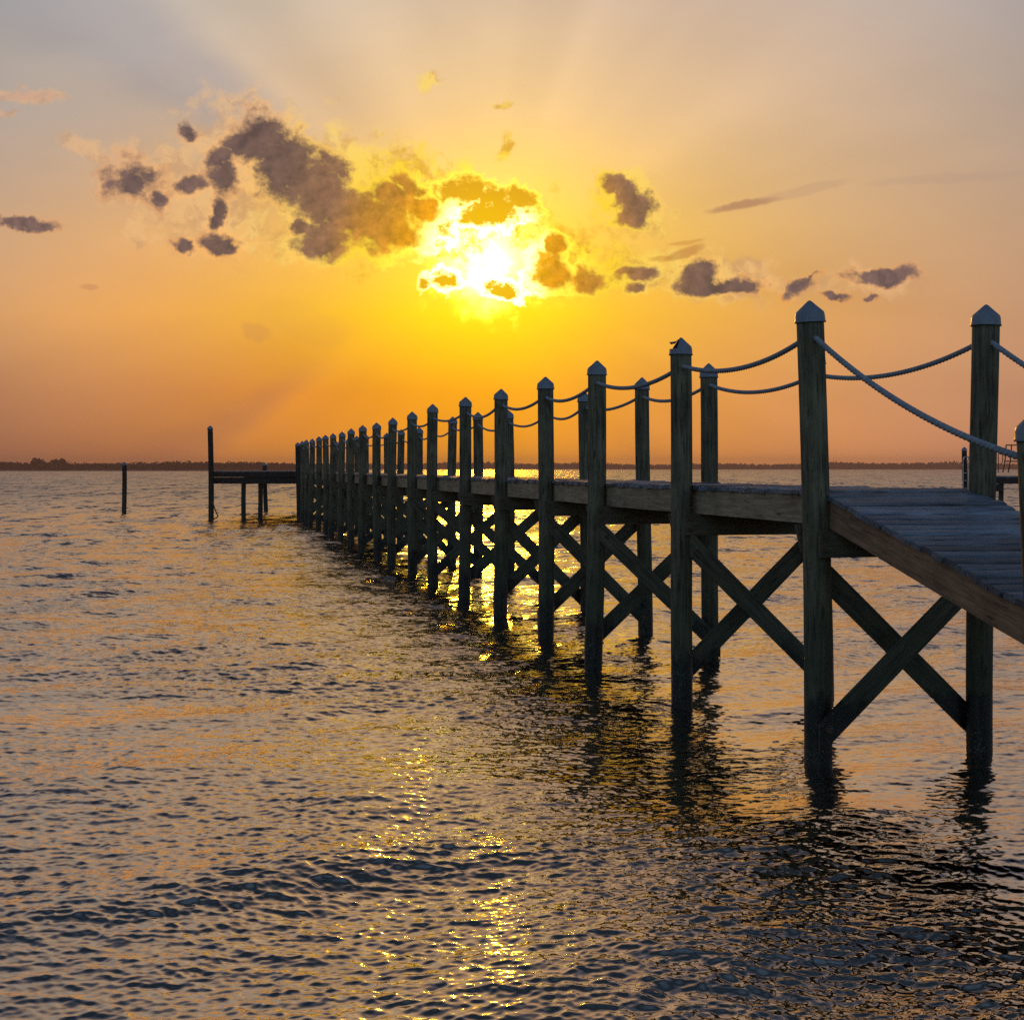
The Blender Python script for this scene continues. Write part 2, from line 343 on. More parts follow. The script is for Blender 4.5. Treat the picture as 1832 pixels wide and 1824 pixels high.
# ------------------------------------------------------------------ mesh helpers
def empty(name, loc, label, cat, group=None):
    o = bpy.data.objects.new(name, None); COL.objects.link(o); o.location = loc
    o['label'] = label; o['category'] = cat
    if group: o['group'] = group
    return o
def link(name, me, parent=None, world_mat=None, mats=None):
    o = bpy.data.objects.new(name, me); COL.objects.link(o)
    if parent is not None: o.parent = parent
    if world_mat is not None:
        base = Matrix.Identity(4)
        p = parent
        chain = []
        while p is not None:
            chain.append(p); p = p.parent
        for q in reversed(chain): base = base @ q.matrix_basis
        o.matrix_basis = base.inverted() @ world_mat
    return o
def frame(origin, x, z=Vector((0, 0, 1))):
    x = Vector(x).normalized(); y = Vector(z).cross(x).normalized(); zz = x.cross(y)
    m = Matrix((x, y, zz)).transposed().to_4x4(); m.translation = Vector(origin); return m
def bar_mesh(name, L, w, h, m, bevel=0.005, segs=6, cut0=0.0, cut1=0.0, wob=0.0015, chamfer=0.0):
    """A sawn timber along local X: length L, thickness w (Y), depth h (Z); cut0/cut1 shear the end faces."""
    bm = bmesh.new()
    xs = [L * i / segs for i in range(segs + 1)]
    rings = []
    for i, x in enumerate(xs):
        t = x / L
        ring = []
        for (sy, sz) in ((-1, -1), (1, -1), (1, 1), (-1, 1)):
            sh = 0.0
            if i == 0: sh = cut0 * sz * h / 2
            if i == segs: sh = cut1 * sz * h / 2
            if chamfer and i == 0 and sz < 0: sh += chamfer
            ring.append(bm.verts.new((x + sh, sy * w / 2 + random.uniform(-wob, wob), sz * h / 2 + random.uniform(-wob, wob))))
        rings.append(ring)
    for a, b in zip(rings, rings[1:]):
        for k in range(4):
            bm.faces.new((a[k], a[(k + 1) % 4], b[(k + 1) % 4], b[k]))
    bm.faces.new(rings[0][::-1]); bm.faces.new(rings[-1])
    bmesh.ops.recalc_face_normals(bm, faces=bm.faces)
    if bevel:
        es = [e for e in bm.edges if e.calc_face_angle(0) > 0.6]
        bmesh.ops.bevel(bm, geom=es, offset=bevel, segments=2, affect='EDGES', profile=0.6)
    me = bpy.data.meshes.new(name); bm.to_mesh(me); bm.free(); me.materials.append(m)
    return me
def add_box(bm, c, s, rot=None):
    r = bmesh.ops.create_cube(bm, size=1.0)
    mt = Matrix.Translation(Vector(c)) @ (rot if rot is not None else Matrix.Identity(4)) @ Matrix.Diagonal((*s, 1))
    bmesh.ops.transform(bm, matrix=mt, verts=r['verts']); return r['verts']
def tube(pts, rad, seg=10, bm=None, closed=False):
    own = bm is None
    if own: bm = bmesh.new()
    pts = [Vector(p) for p in pts]
    prev = None; up = Vector((0.13, 0.31, 0.94)); rings = []
    for i, p in enumerate(pts):
        t = (pts[min(i + 1, len(pts) - 1)] - pts[max(i - 1, 0)]).normalized()
        a = t.cross(up)
        if a.length < 0.1: a = t.cross(Vector((1, 0, 0)))
        a.normalize(); b = a.cross(t)
        rr = rad[i] if isinstance(rad, (list, tuple)) else rad
        rings.append([bm.verts.new(p + (a * math.cos(q) + b * math.sin(q)) * rr) for q in [2 * math.pi * k / seg for k in range(seg)]])
    for r0, r1 in zip(rings, rings[1:]):
        for k in range(seg):
            f = bm.faces.new((r0[k], r0[(k + 1) % seg], r1[(k + 1) % seg], r1[k])); f.smooth = True
    bm.faces.new(rings[0]); bm.faces.new(rings[-1][::-1])
    return bm
def to_mesh(bm, name, m, recalc=True):
    if recalc: bmesh.ops.recalc_face_normals(bm, faces=bm.faces)
    me = bpy.data.meshes.new(name); bm.to_mesh(me); bm.free(); me.materials.append(m); return me

def pile_mesh(name, length, r_top, r_bot, seg=24, rows=26, bow=0.020, m=None):
    """Round timber pile from local z=0 (top) downwards, slightly crooked and fluted."""
    bm = bmesh.new()
    ph = random.uniform(0, 6.28); ph2 = random.uniform(0, 6.28)
    flute = [random.uniform(-.012, .012) for _ in range(seg)]
    rings = []
    for i in range(rows + 1):
        t = i / rows; z = -length * t
        r = r_top + (r_bot - r_top) * t
        ox = bow * math.sin(t * 4.2 + ph) ; oy = bow * math.sin(t * 3.6 + ph2)
        ox -= bow * math.sin(ph); oy -= bow * math.sin(ph2)
        ring = []
        for k in range(seg):
            q = 2 * math.pi * k / seg
            rr = r * (1 + flute[k] * (0.5 + 0.5 * math.sin(t * 9 + k)) + 0.010 * math.sin(2 * q + ph + t * 3) + random.uniform(-.004, .004))
            ring.append(bm.verts.new((ox + rr * math.cos(q), oy + rr * math.sin(q), z)))
        rings.append(ring)
    for a, b in zip(rings, rings[1:]):
        for k in range(seg):
            f = bm.faces.new((a[k], b[k], b[(k + 1) % seg], a[(k + 1) % seg])); f.smooth = True
    bm.faces.new(rings[0]); bm.faces.new(rings[-1][::-1])
    return to_mesh(bm, name, m or M_pile)
def cap_mesh(name, r, seg=28, torn=False):
    """Conical moulded pile cap: local z=0 is the pile top end plane; skirt hangs below, cone above."""
    bm = bmesh.new()
    prof = [(r * 1.13, -0.062), (r * 1.155, -0.058), (r * 1.10, -0.045), (r * 1.07, -0.004), (r * 1.04, 0.014), (r * 0.99, 0.026), (r * 0.52, 0.072), (r * 0.16, 0.108), (r * 0.05, 0.115)]
    rings = []
    for (rr, z) in prof:
        rings.append([bm.verts.new((rr * math.cos(2 * math.pi * k / seg), rr * math.sin(2 * math.pi * k / seg), z)) for k in range(seg)])
    for i, (a, b) in enumerate(zip(rings, rings[1:])):
        for k in range(seg):
            if torn and 3 <= i <= 6 and math.cos(2 * math.pi * (k + .5) / seg - math.pi * 1.04) > 0.52: continue
            f = bm.faces.new((a[k], a[(k + 1) % seg], b[(k + 1) % seg], b[k])); f.smooth = True
    bm.faces.new(rings[-1])
    inner = [bm.verts.new((r * 1.005 * math.cos(2 * math.pi * k / seg), r * 1.005 * math.sin(2 * math.pi * k / seg), -0.060)) for k in range(seg)]
    for k in range(seg):
        bm.faces.new((rings[0][(k + 1) % seg], rings[0][k], inner[k], inner[(k + 1) % seg]))
    if torn:
        # the torn flap lifted off the left side
        a0 = math.pi * 1.04
        pts = []
        for s_, (rad, z) in [(-.5, (r * .30, .086)), (.5, (r * .30, .086)), (.75, (r * .62, .066)), (.5, (r * 1.0, .050)), (.1, (r * 1.16, .058)), (-.3, (r * 0.92, .046)), (-.8, (r * .6, .058))]:
            pts.append(Vector((rad * math.cos(a0 + s_), rad * math.sin(a0 + s_), z)))
        top = [bm.verts.new(p + Vector((0, 0, .010 + random.uniform(-.006, .012)))) for p in pts]; bot = [bm.verts.new(p) for p in pts]
        bm.faces.new(top); bm.faces.new(bot[::-1])
        n = len(pts)
        for k in range(n): bm.faces.new((bot[k], bot[(k + 1) % n], top[(k + 1) % n], top[k]))
    # screw
    for q in (-1.75, 0.6, 2.5):
        c = Vector((r * 1.09 * math.cos(q), r * 1.09 * math.sin(q), -0.028))
        v = bmesh.ops.create_icosphere(bm, subdivisions=1, radius=0.006)['verts']
        bmesh.ops.translate(bm, verts=v, vec=c)
    return to_mesh(bm, name, M_cap, recalc=True)

# ------------------------------------------------------------------ pier geometry from the photo
Y0, B0 = 11.56, 3.95
TH = math.atan(578 / F)
UD = Vector((math.cos(TH), math.sin(TH), 0)); VD = Vector((-math.sin(TH), math.cos(TH), 0)); ZD = Vector((0, 0, 1))
PR = 0.107
NB = 19
Ltop = [(1449,538),(1218,604),(1068,645),(976,674),(896.3,695.6),(832.7,710),(774,722.6),(737.4,736.2),(702.8,746.9),(673.9,755.6),(649,760.2),(628.3,766.2),(612.2,771.7),(596,774.7),(582.4,777.7),(571,780.2),(559,784.5),(548.3,786.4),(540.9,788.6)]
Lbot = {0:1465, 1:1227, 2:1063, 3:972, 4:891, 5:827, 6:775}
Rtop = {0:(1764,545), 1:(1457,621), 2:(1268,650), 3:(1148.5,675), 4:(1045,700), 5:(978,716), 6:(909,733), 7:(855,737), 8:(810,745), 10:(750,764), 11:(718,768), 12:(692,774)}
Rbot = {0:1762, 1:1468, 2:1278, 3:1150, 4:1046}
Lp, Rp = [], []     # (top vec, bottom-at-water vec)
for n in range(NB):
    Y = Y0 * (n + B0) / B0
    px, py = Ltop[n]; pb = Lbot.get(n, px + random.uniform(-3, 3))
    top = Vector((wx(px, Y), Y, wz(py, Y))); bot = Vector((wx(pb, Y), Y + random.uniform(-.02, .02), 0))
    Lp.append((top, bot))
    base = (top + (bot - top) * 0.45)
    W = 1.47
    YR = Y + W * math.sin(TH)
    if n in Rtop:
        px, py = Rtop[n]; pb = Rbot.get(n, px + random.uniform(-2, 2))
        Rp.append((Vector((wx(px, YR), YR, wz(py, YR))), Vector((wx(pb, YR), YR, 0))))
    else:
        b2 = base + UD * W
        z = top.z + random.uniform(-.05, .05)
        Rp.append((Vector((b2.x + random.uniform(-.02, .02), YR, z)), Vector((b2.x + random.uniform(-.02, .02), YR, 0))))
def at_z(pile, z):
    t, b = pile; k = (z - b.z) / (t.z - b.z); return b + (t - b) * k

DECK = 2.19; PT = 0.04; STR_H = 0.235; CAP_H = 0.215
pier_root = Lp[0][1].copy(); pier_root.z = 0
pier = empty('pier', pier_root, 'long weathered timber pier on capped piles with crossed braces, running over the water', 'pier')
def put_pile(parent, top, bot, r_top, r_bot, torn=False, depth=1.2, capname='cap', pname='pile', m=None):
    axis = (top - bot).normalized()
    tp = top - ZD * 0.113
    full = (tp.z + depth) / axis.z
    me = pile_mesh(pname, full, r_top, r_bot, m=m)
    z = axis; x = Vector((1, 0, 0)); y = z.cross(x).normalized(); x = y.cross(z)
    rot = Matrix((x, y, z)).transposed().to_4x4() @ Matrix.Rotation(random.uniform(-.05, .05), 4, 'Z')
    m = rot.copy(); m.translation = tp
    o = link(pname, me, parent, m)
    cm = cap_mesh('cap', r_top, torn=torn)
    tilt = Matrix.Rotation(random.uniform(-.03, .03), 4, 'X') @ Matrix.Rotation(random.uniform(-.03, .03), 4, 'Y')
    cmw = rot @ tilt; cmw.translation = tp
    c = link(capname, cm, o, cmw)
    if torn: c['label'] = 'torn grey pile cap with a lifted flap on its left side'
    return o
for n in range(NB):
    put_pile(pier, Lp[n][0], Lp[n][1], PR * random.uniform(.96, 1.04), PR * random.uniform(.98, 1.06), torn=(n == 1))
    put_pile(pier, Rp[n][0], Rp[n][1], PR * random.uniform(.94, 1.02), PR * random.uniform(.96, 1.05))

# bents: two cap beams, two braces
front_is_B = {0: True}
CT = 0.042
bm = bmesh.new()
bmesh.ops.create_cone(bm, cap_ends=True, segments=20, radius1=.024, radius2=.024, depth=.004, matrix=Matrix.Translation((0, 0, .002)))
bmesh.ops.create_cone(bm, cap_ends=True, segments=6, radius1=.014, radius2=.013, depth=.014, matrix=Matrix.Translation((0, 0, .011)))
M_bolt = plain('rusty_bolt', (0.16, 0.09, 0.055), 0.6, .5, 60, 0.5)
BOLT = to_mesh(bm, 'bolt', M_bolt)
for n in range(NB):
    Lc = at_z(Lp[n], 1.8); Rc = at_z(Rp[n], 1.8)
    ud = (Rc - Lc); ud.z = 0; span = ud.length; ud.normalize(); vd = ZD.cross(ud)
    zc = DECK - PT - STR_H - CAP_H / 2
    for side in (-1, 1):
        dz = -0.035 if (n == 0 and side < 0) else random.uniform(-.008, .004)
        ov = (0.015 if side < 0 else 0.02) + random.uniform(-.015, .02)
        p0 = Lc - ud * (PR + ov - (0.09 if side < 0 else 0.03)) + vd * side * (PR + CT / 2 + .002)
        p0.z = zc + dz
        me = bar_mesh('cap_beam', span + 2 * PR + .06, CT, CAP_H, M_beam, chamfer=(0.05 if side > 0 else 0.0))
        cbo = link('cap_beam', me, pier, frame(p0, ud))
        if side < 0 and n < 5:
            nv = -vd
            bolts_pts = [Vector((q.x, q.y, p0.z + dzb)) + nv * (PR + CT + .003) for q in (at_z(Lp[n], 1.8) + ud * .02, at_z(Rp[n], 1.8)) for dzb in (-.05, .055)]
            for p in bolts_pts: link('bolt', BOLT, cbo, frame(p, ud, nv))
    BH = 0.185
    for kind in ('A', 'B'):
        front = (kind == 'B') if n == 0 else (kind == 'A') if n in (1, 2) else ((kind == 'A') == (random.random() < .6))
        off = -(PR + CT / 2 + .002) if front else (PR + CT / 2 + .002)
        if kind == 'A':   # high on the left pile, low on the right
            a = at_z(Lp[n], 1.62) + ud * (0.02); b = at_z(Rp[n], 0.20) + ud * 0.03
        else:
            a = at_z(Lp[n], 0.24) - ud * 0.055; b = at_z(Rp[n], 1.66) + ud * 0.02
        a = a + vd * off; b = b + vd * off
        d = (b - a)
        sl_ = math.atan2(d.z, math.hypot(d.x, d.y))
        c = math.tan(sl_)
        me = bar_mesh('brace', d.length, CT - .004, BH * random.uniform(.97, 1.03), M_brace, cut0=c, cut1=c)
        bo = link('brace', me, pier, frame(a, d, ZD - d.normalized() * ZD.dot(d.normalized())))
        if n < 5 and front:
            for q in (0.05, 0.95):
                link('bolt', BOLT, bo, frame(a.lerp(b, q) - vd * (CT / 2 + .001), ud, -vd))
# stringers bay by bay on the inner faces
for n in range(NB - 1):
    for row_, sgn in ((Lp, 1), (Rp, -1)):
        a = at_z(row_[n], 2.03); b = at_z(row_[n + 1], 2.03)
        d = b - a; d.z = 0; dn = d.normalized(); nrm = dn.cross(ZD)
        off = nrm * sgn * (PR + 0.022)
        p0 = a + off + dn * 0.006; 
        L = d.length - 0.012
        if n == NB - 2: L += 0.12
        p0.z = DECK - PT - STR_H / 2
        me = bar_mesh('stringer', L, 0.042, STR_H, M_string, wob=.003)
        link('stringer', me, pier, frame(p0, dn))
# deck boards (one part)
def deck_mesh(name, origin_fn, length, half_fn, board=0.137, gap=0.013, thick=PT, m=None, jitter=0.018):
    """Boards across local Y... origin_fn(s)->(left, right) points of the board ends at distance s."""
    verts, faces, tone = [], [], []
    s = 0.0
    while s < length:
        w = board * random.uniform(.97, 1.02)
        l0, r0 = origin_fn(s); l1, r1 = origin_fn(min(s + w, length + .2))
        ex = (r0 - l0).normalized()
        jl = random.uniform(-jitter, jitter); jr = random.uniform(-jitter, jitter)
        z = random.uniform(-.006, .006); tl = random.uniform(-.007, .007)
        cup = random.uniform(0, .003)
        P = []
        for (l, r, e) in ((l0, r0, 0), (l1, r1, 1)):
            P.append((l - ex * jl, r + ex * jr))
        b0 = len(verts)
        nseg = 5
        bow = random.uniform(-.004, .004)
        (la, ra), (lb, rb) = P
        er = min(.02, .25 * w)
        prof = [(0.0, -.009), (er / w, 0.0), (0.5, cup), (1 - er / w, 0.0), (1.0, -.009)]
        for j in range(nseg + 1):
            t = j / nseg
            pa = la + (ra - la) * t; pb = lb + (rb - lb) * t
            hb = z + bow * (1 - (2 * t - 1) ** 2)
            for (q, dz0) in prof:
                p = pa + (pb - pa) * q
                verts.append((p.x, p.y, p.z + hb + tl * (t - .5) * 2 + dz0))
            for p in (pb, pa):
                verts.append((p.x, p.y, p.z + hb - thick))
        for j in range(nseg):
            a = b0 + 7 * j; c = a + 7
            for k in range(7): faces.append((a + k, a + (k + 1) % 7, c + (k + 1) % 7, c + k))
        e = b0 + 7 * nseg
        faces += [tuple(range(b0, b0 + 7)), tuple(range(e, e + 7))[::-1]]
        tv = random.random()
        tone += [tv] * (7 * (nseg + 1))
        s += w + gap
    me = bpy.data.meshes.new(name); me.from_pydata(verts, [], faces)
    bm = bmesh.new(); bm.from_mesh(me); bmesh.ops.recalc_face_normals(bm, faces=bm.faces)
    bm.to_mesh(me); bm.free()
    at = me.attributes.new('board_tone', 'FLOAT', 'POINT'); at.data.foreach_set('value', tone)
    me.materials.append(m or M_plank)
    return me
LC = [at_z(p, DECK) for p in Lp]; RC = [at_z(p, DECK) for p in Rp]
cum = [0.0]
for a, b in zip(LC, LC[1:]): cum.append(cum[-1] + (b - a).length)
def deck_edge(s):
    s = min(max(s, 0), cum[-1] - 1e-4)
    i = max(k for k in range(NB - 1) if cum[k] <= s)
    t = (s - cum[i]) / (cum[i + 1] - cum[i])
    l = LC[i].lerp(LC[i + 1], t); r = RC[i].lerp(RC[i + 1], t)
    e = (r - l).normalized()
    l = l + e * (PR - 0.025); r = r - e * (PR - 0.025)
    l.z = r.z = DECK
    return l - pier_root, r - pier_root
# local frame: rotate so boards run along local X for the grain
dm = deck_mesh('deck', deck_edge, cum[-1], None)
Mrot = Matrix.Rotation(TH, 4, 'Z')
dm.transform(Mrot.inverted())
link('deck', dm, pier, Matrix.Translation(pier_root) @ Mrot)

# ------------------------------------------------------------------ ramp down towards the shore
RL0 = LC[0] + UD * (PR - 0.0); RR0 = RC[0] - UD * (PR - 0.0)
slope = -0.615 / 2.84
RAMP_L = 6.0
ramp_root = Vector((RL0.x, RL0.y, 0))
ramp = empty('ramp', ramp_root, 'sloping board walkway at the right, descending from the near end of the pier', 'ramp')
rdir = (-VD + ZD * slope).normalized()
Mr = Matrix((UD, -rdir, UD.cross(-rdir))).transposed().to_4x4()
start_l = RL0 - VD * 0.0; start_l.z = DECK - 0.012
wid = (RR0 - RL0).length
def ramp_edge(s):
    l = Vector((-0.035, -s, 0)); r = Vector((wid + 0.035, -s, 0)); return l, r
rm = deck_mesh('deck', ramp_edge, RAMP_L, None, jitter=0.014)
Mw = Mr.copy(); Mw.translation = start_l
link('deck', rm, ramp, Mw)
for u in (0.021, wid - 0.021):
    me = bar_mesh('stringer', RAMP_L, 0.045, 0.225, M_ramps, wob=.003, segs=10)
    p = start_l + UD * u + Mr.to_3x3() @ Vector((0, 0, -PT - 0.006 - 0.1125)) + rdir * 0.02
    link('stringer', me, ramp, frame(p, rdir, Mr.to_3x3() @ Vector((0, 0, 1))))
# the two ramp-side posts (only the left one shows, at the photo's edge)
Yl = 8.46
Lm = (Vector((wx(1852, Yl), Yl, wz(735, Yl))), Vector((wx(1905, Yl), Yl, 0)))
put_pile(ramp, Lm[0], Lm[1], PR, PR * 1.04, pname='post')
Yr = Yl + 1.5 * math.sin(TH)
Rm = (Lm[0] + UD * 1.5, Lm[1] + UD * 1.45)
put_pile(ramp, Rm[0], Rm[1], PR, PR * 1.04, pname='post')
# ------------------------------------------------------------------ ropes
def rope_mesh(pts, r=0.0225, lobes=3, seg=12, pitch=0.16, step=None):
    pts = [Vector(p) for p in pts]
    bm = bmesh.new(); rings = []; s = 0.0
    for i, p in enumerate(pts):
        if i: s += (p - pts[i - 1]).length
        t = (pts[min(i + 1, len(pts) - 1)] - pts[max(i - 1, 0)]).normalized()
        a = t.cross(ZD).normalized(); b = a.cross(t)
        ring = []
        for k in range(seg):
            q = 2 * math.pi * k / seg
            g = abs(math.sin(0.5 * lobes * (q - 2 * math.pi * s / pitch)))
            rr = r * (0.72 + 0.33 * g ** 0.7)
            ring.append(bm.verts.new(p + (a * math.cos(q) + b * math.sin(q)) * rr))
        rings.append(ring)
    for r0, r1 in zip(rings, rings[1:]):
        for k in range(seg):
            f = bm.faces.new((r0[k], r0[(k + 1) % seg], r1[(k + 1) % seg], r1[k])); f.smooth = True
    bm.faces.new(rings[0]); bm.faces.new(rings[-1][::-1])
    return to_mesh(bm, 'span', M_rope)
def hole(pile, drop):
    return at_z(pile, pile[0].z - drop)
def string_rope(row_, extra, label, sags, drop0):
    piles = [extra] + row_
    root = empty('rope', Vector((row_[0][1].x, row_[0][1].y, hole(row_[0], drop0).z)), label, 'rope', None)
    holes = []
    for i, p in enumerate(piles):
        dr = 0.30 if i == 0 else 0.265 + random.uniform(-.02, .02)
        if i == 2: dr = 0.275
        holes.append(hole(p, dr) + UD * 0.0)
    for i in range(len(piles) - 1):
        a, b = holes[i], holes[i + 1]
        L = (b - a).length
        sag = sags[i] if i < len(sags) else random.uniform(.10, .17)
        near = min(a.y, b.y) < 16
        step = 0.007 if near else (0.03 if a.y < 30 else 0.09)
        N = max(14, int(L / step))
        pts = []
        for k in range(N + 1):
            t = k / N
            p = a.lerp(b, t); p.z -= 4 * sag * t * (1 - t)
            if i > 0: p += UD * 0.02 * math.sin(t * math.pi + i)
            pts.append(p)
        pts_local = [p - root.location for p in pts]
        o = link('span', rope_mesh(pts_local, seg=14 if near else 8), root)
    return root
string_rope(Lp, Lm, 'thick twisted rope hanging in loops through the near left row of pier piles', [0.13, 0.155, 0.14, .13, .12], .26)
string_rope(Rp, Rm, 'thick twisted rope hanging in loops through the far right row of pier piles', [0.13, 0.15, 0.14, .13], .26)

# ------------------------------------------------------------------ platform at the far end
pl0 = Vector((wx(376, 66), 66, 0))
platform = empty('platform', pl0, 'dark timber platform at the far end of the pier, with one tall corner pile', 'platform')
pd = Vector((math.cos(R(3)), math.sin(R(3)), 0)); pv = ZD.cross(pd)
PW = 6.4; PDp = 12.0; PZ = 2.23
def pedge(s):
    return Vector((0.0, s, 0)), Vector((PW, s, 0))
pm = deck_mesh('deck', pedge, PDp, None, board=.19, thick=.05)
mp_ = Matrix((pd, pv, ZD)).transposed().to_4x4(); mp_.translation = Vector((pl0.x, pl0.y, PZ))
link('deck', pm, platform, mp_)
for k, (dz, hh, yo) in enumerate(((-0.165, .22, .02), (-0.43, .29, .10))):
    for back in (0, 1):
        p0 = pl0 + pv * (yo + (PDp - .2 if back else 0)); p0.z = PZ + dz
        link('edge_beam', bar_mesh('edge_beam', PW, .06, hh, M_oldbeam), platform, frame(p0, pd))
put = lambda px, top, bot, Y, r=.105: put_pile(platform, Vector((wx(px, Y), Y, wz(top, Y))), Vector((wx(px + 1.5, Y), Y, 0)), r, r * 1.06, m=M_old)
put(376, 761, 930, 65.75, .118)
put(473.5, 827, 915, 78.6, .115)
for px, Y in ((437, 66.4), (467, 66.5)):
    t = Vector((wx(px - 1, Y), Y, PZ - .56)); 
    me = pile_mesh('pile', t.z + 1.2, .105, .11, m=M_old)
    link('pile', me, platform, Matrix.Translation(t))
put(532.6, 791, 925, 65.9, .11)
# a loop of mooring line hanging by the corner pile
ry = 65.6
lp_ = [(378, 895), (381, 900), (385, 912), (389, 921), (390, 923), (388, 926), (384, 927.5), (378, 929)]
pts = [Vector((wx(a, ry), ry, wz(b, ry))) for a, b in lp_]
mo = bpy.data.objects.new('mooring_line', to_mesh(tube(pts, .03, 8), 'mooring_line', M_dark)); COL.objects.link(mo)
mo['label'] = 'short slack mooring line hanging in a bent loop by the tall corner pile'; mo['category'] = 'mooring line'
# pale box with a lifted lid on the pier end
bx0 = Vector((wx(541, 66.2), 66.2, 2.23))
box = empty('dock_box', bx0, 'small pale dock box with a raised lid on the far end of the pier', 'box')
bm = bmesh.new(); add_box(bm, (0, 0, .13), (.26, .5, .24)); bmesh.ops.bevel(bm, geom=list(bm.edges), offset=.015, segments=2, affect='EDGES')
link('body', to_mesh(bm, 'body', M_box), box)
bm = bmesh.new(); add_box(bm, (.0, 0, .37), (.30, .5, .03), Matrix.Rotation(R(-42), 4, 'Y')); bmesh.ops.bevel(bm, geom=list(bm.edges), offset=.006, segments=1, affect='EDGES')
link('lid', to_mesh(bm, 'lid', M_box), box)

# ------------------------------------------------------------------ lone mooring pile
Ym = 77.0
mr = Vector((wx(223, Ym), Ym, 0))
lone = empty('mooring_pile', mr, 'lone short mooring pile standing in open water left of the platform', 'pile')
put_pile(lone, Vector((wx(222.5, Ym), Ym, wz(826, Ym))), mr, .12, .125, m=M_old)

# ------------------------------------------------------------------ neighbouring dock on the right
Yd = 60.0
dz_ = wz(852, Yd)
nd = empty('neighbouring_dock', (wx(1727, Yd), Yd, 0), 'small distant dock behind the right pile, with a ladder and a metal frame', 'dock')
def nd_link(name, bm, m): return link(name, to_mesh(bm, name, m), nd, Matrix.Identity(4))
dd = deck_mesh('deck', lambda s: (Vector((wx(1733, Yd) + s * .42, Yd + s, dz_)), Vector((wx(1990, Yd) + s * .42, Yd + s, dz_))), 3.0, None, board=.19, thick=.05)
link('deck', dd, nd, Matrix.Identity(4))
for yo in (0.02, 2.9):
    link('edge_beam', bar_mesh('edge_beam', wx(1990, Yd) - wx(1734, Yd), .05, .25, M_oldbeam), nd, frame((wx(1734, Yd) + yo * .42, Yd + yo, dz_ - .18), (1, 0, 0)))
link('edge_beam', bar_mesh('edge_beam', .9, .05, .30, M_oldbeam), nd, frame((wx(1758, Yd), Yd + .10, dz_ - .47), (1, 0, 0)))
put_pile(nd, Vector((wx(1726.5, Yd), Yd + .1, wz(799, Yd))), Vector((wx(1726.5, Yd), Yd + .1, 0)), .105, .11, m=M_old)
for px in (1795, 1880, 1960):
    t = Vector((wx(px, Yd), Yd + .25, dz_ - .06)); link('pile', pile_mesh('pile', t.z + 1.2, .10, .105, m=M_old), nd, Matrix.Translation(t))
# ladder with hooped rails
Yq = Yd - .25
lad = bmesh.new()
def P(px, py, y=Yq): return Vector((wx(px, y), y, wz(py, y)))
rails = []
for off in (0.0, 8.6):
    arc = [P(1723 + off, 905), P(1723 + off, 880), P(1723 + off, 835), P(1723 + off, 825), P(1724 + off, 820), P(1726 + off, 817.3), P(1730 + off, 816.4), P(1734 + off, 817), P(1738 + off, 819.5), P(1740 + off, 825), P(1741 + off, 850)]
    for i in range(4, len(arc)): arc[i].y += .05 * (i - 4)
    tube(arc, .021, 8, lad)
ladder = nd_link('ladder', lad, M_steel)
for py in (846, 859.5, 873.5, 888):
    bm = tube([P(1723, py), P(1731.6, py)], .018, 8)
    link('rung', to_mesh(bm, 'rung', M_steel), ladder, Matrix.Identity(4))
fr = bmesh.new()
tube([P(1794, 845, Yd + .3), P(1797, 830, Yd + .3), P(1799.5, 812, Yd + .3), P(1800, 796, Yd + .3)], .026, 8, fr)
tube([P(1803.5, 845, Yd + .3), P(1807, 828, Yd + .3), P(1809, 812, Yd + .3), P(1809.5, 796, Yd + .3)], .026, 8, fr)
tube([P(1797, 825, Yd + .3), P(1900, 825.5, Yd + .3)], .026, 8, fr)
tube([P(1799.6, 796, Yd + .3), P(1900, 796, Yd + .3)], .026, 8, fr)
nd_link('metal_frame', fr, M_dark)
hp = bmesh.new()
tube([P(1786, 845), P(1786, 812)] + [P(1789.5 + 4.5 * math.sin(a), 820 - 11 * math.cos(a)) for a in [R(q) for q in range(0, 181, 20)]], .018, 8, hp)
nd_link('handrail', hp, M_dark)

# ------------------------------------------------------------------ far shore
def shore(name, x0, x1, Yf, depth, hgt):
    bm = bmesh.new(); nx = 60
    rows_ = []
    for j, (yo, z) in enumerate(((0, -0.8), (3, 0.35), (14, hgt * .6), (depth, hgt))):
        rows_.append([bm.verts.new((x0 + (x1 - x0) * i / nx, Yf + yo + (random.uniform(-8, 8) if j == 0 else 0), z + random.uniform(-.1, .1))) for i in range(nx + 1)])
    for a, b in zip(rows_, rows_[1:]):
        for i in range(nx): bm.faces.new((a[i], a[i + 1], b[i + 1], b[i]))
    o = bpy.data.objects.new(name, to_mesh(bm, name, M_shore, False)); COL.objects.link(o); o['kind'] = 'structure'
    return o
M_shore = plain('shore_soil', (0.07, 0.06, 0.04), 0.9, .4, .2)
def foliage(name, base):
    m, t, b = mat(name)
    geo = t.new('ShaderNodeNewGeometry')
    n = t.noise(geo.outputs['Position'], .35, 4, .6)
    t.put(b.inputs['Base Color'], t.mix(t.rng(n, .3, .7), tuple(q * .5 for q in base), tuple(q * 1.5 for q in base)))
    b.inputs['Roughness'].default_value = .9; b.inputs['Specular IOR Level'].default_value = .1
    return m
M_fol = foliage('far_foliage', (0.022, 0.022, 0.015))
M_trunk = plain('far_bark', (0.07, 0.055, 0.04), .9)
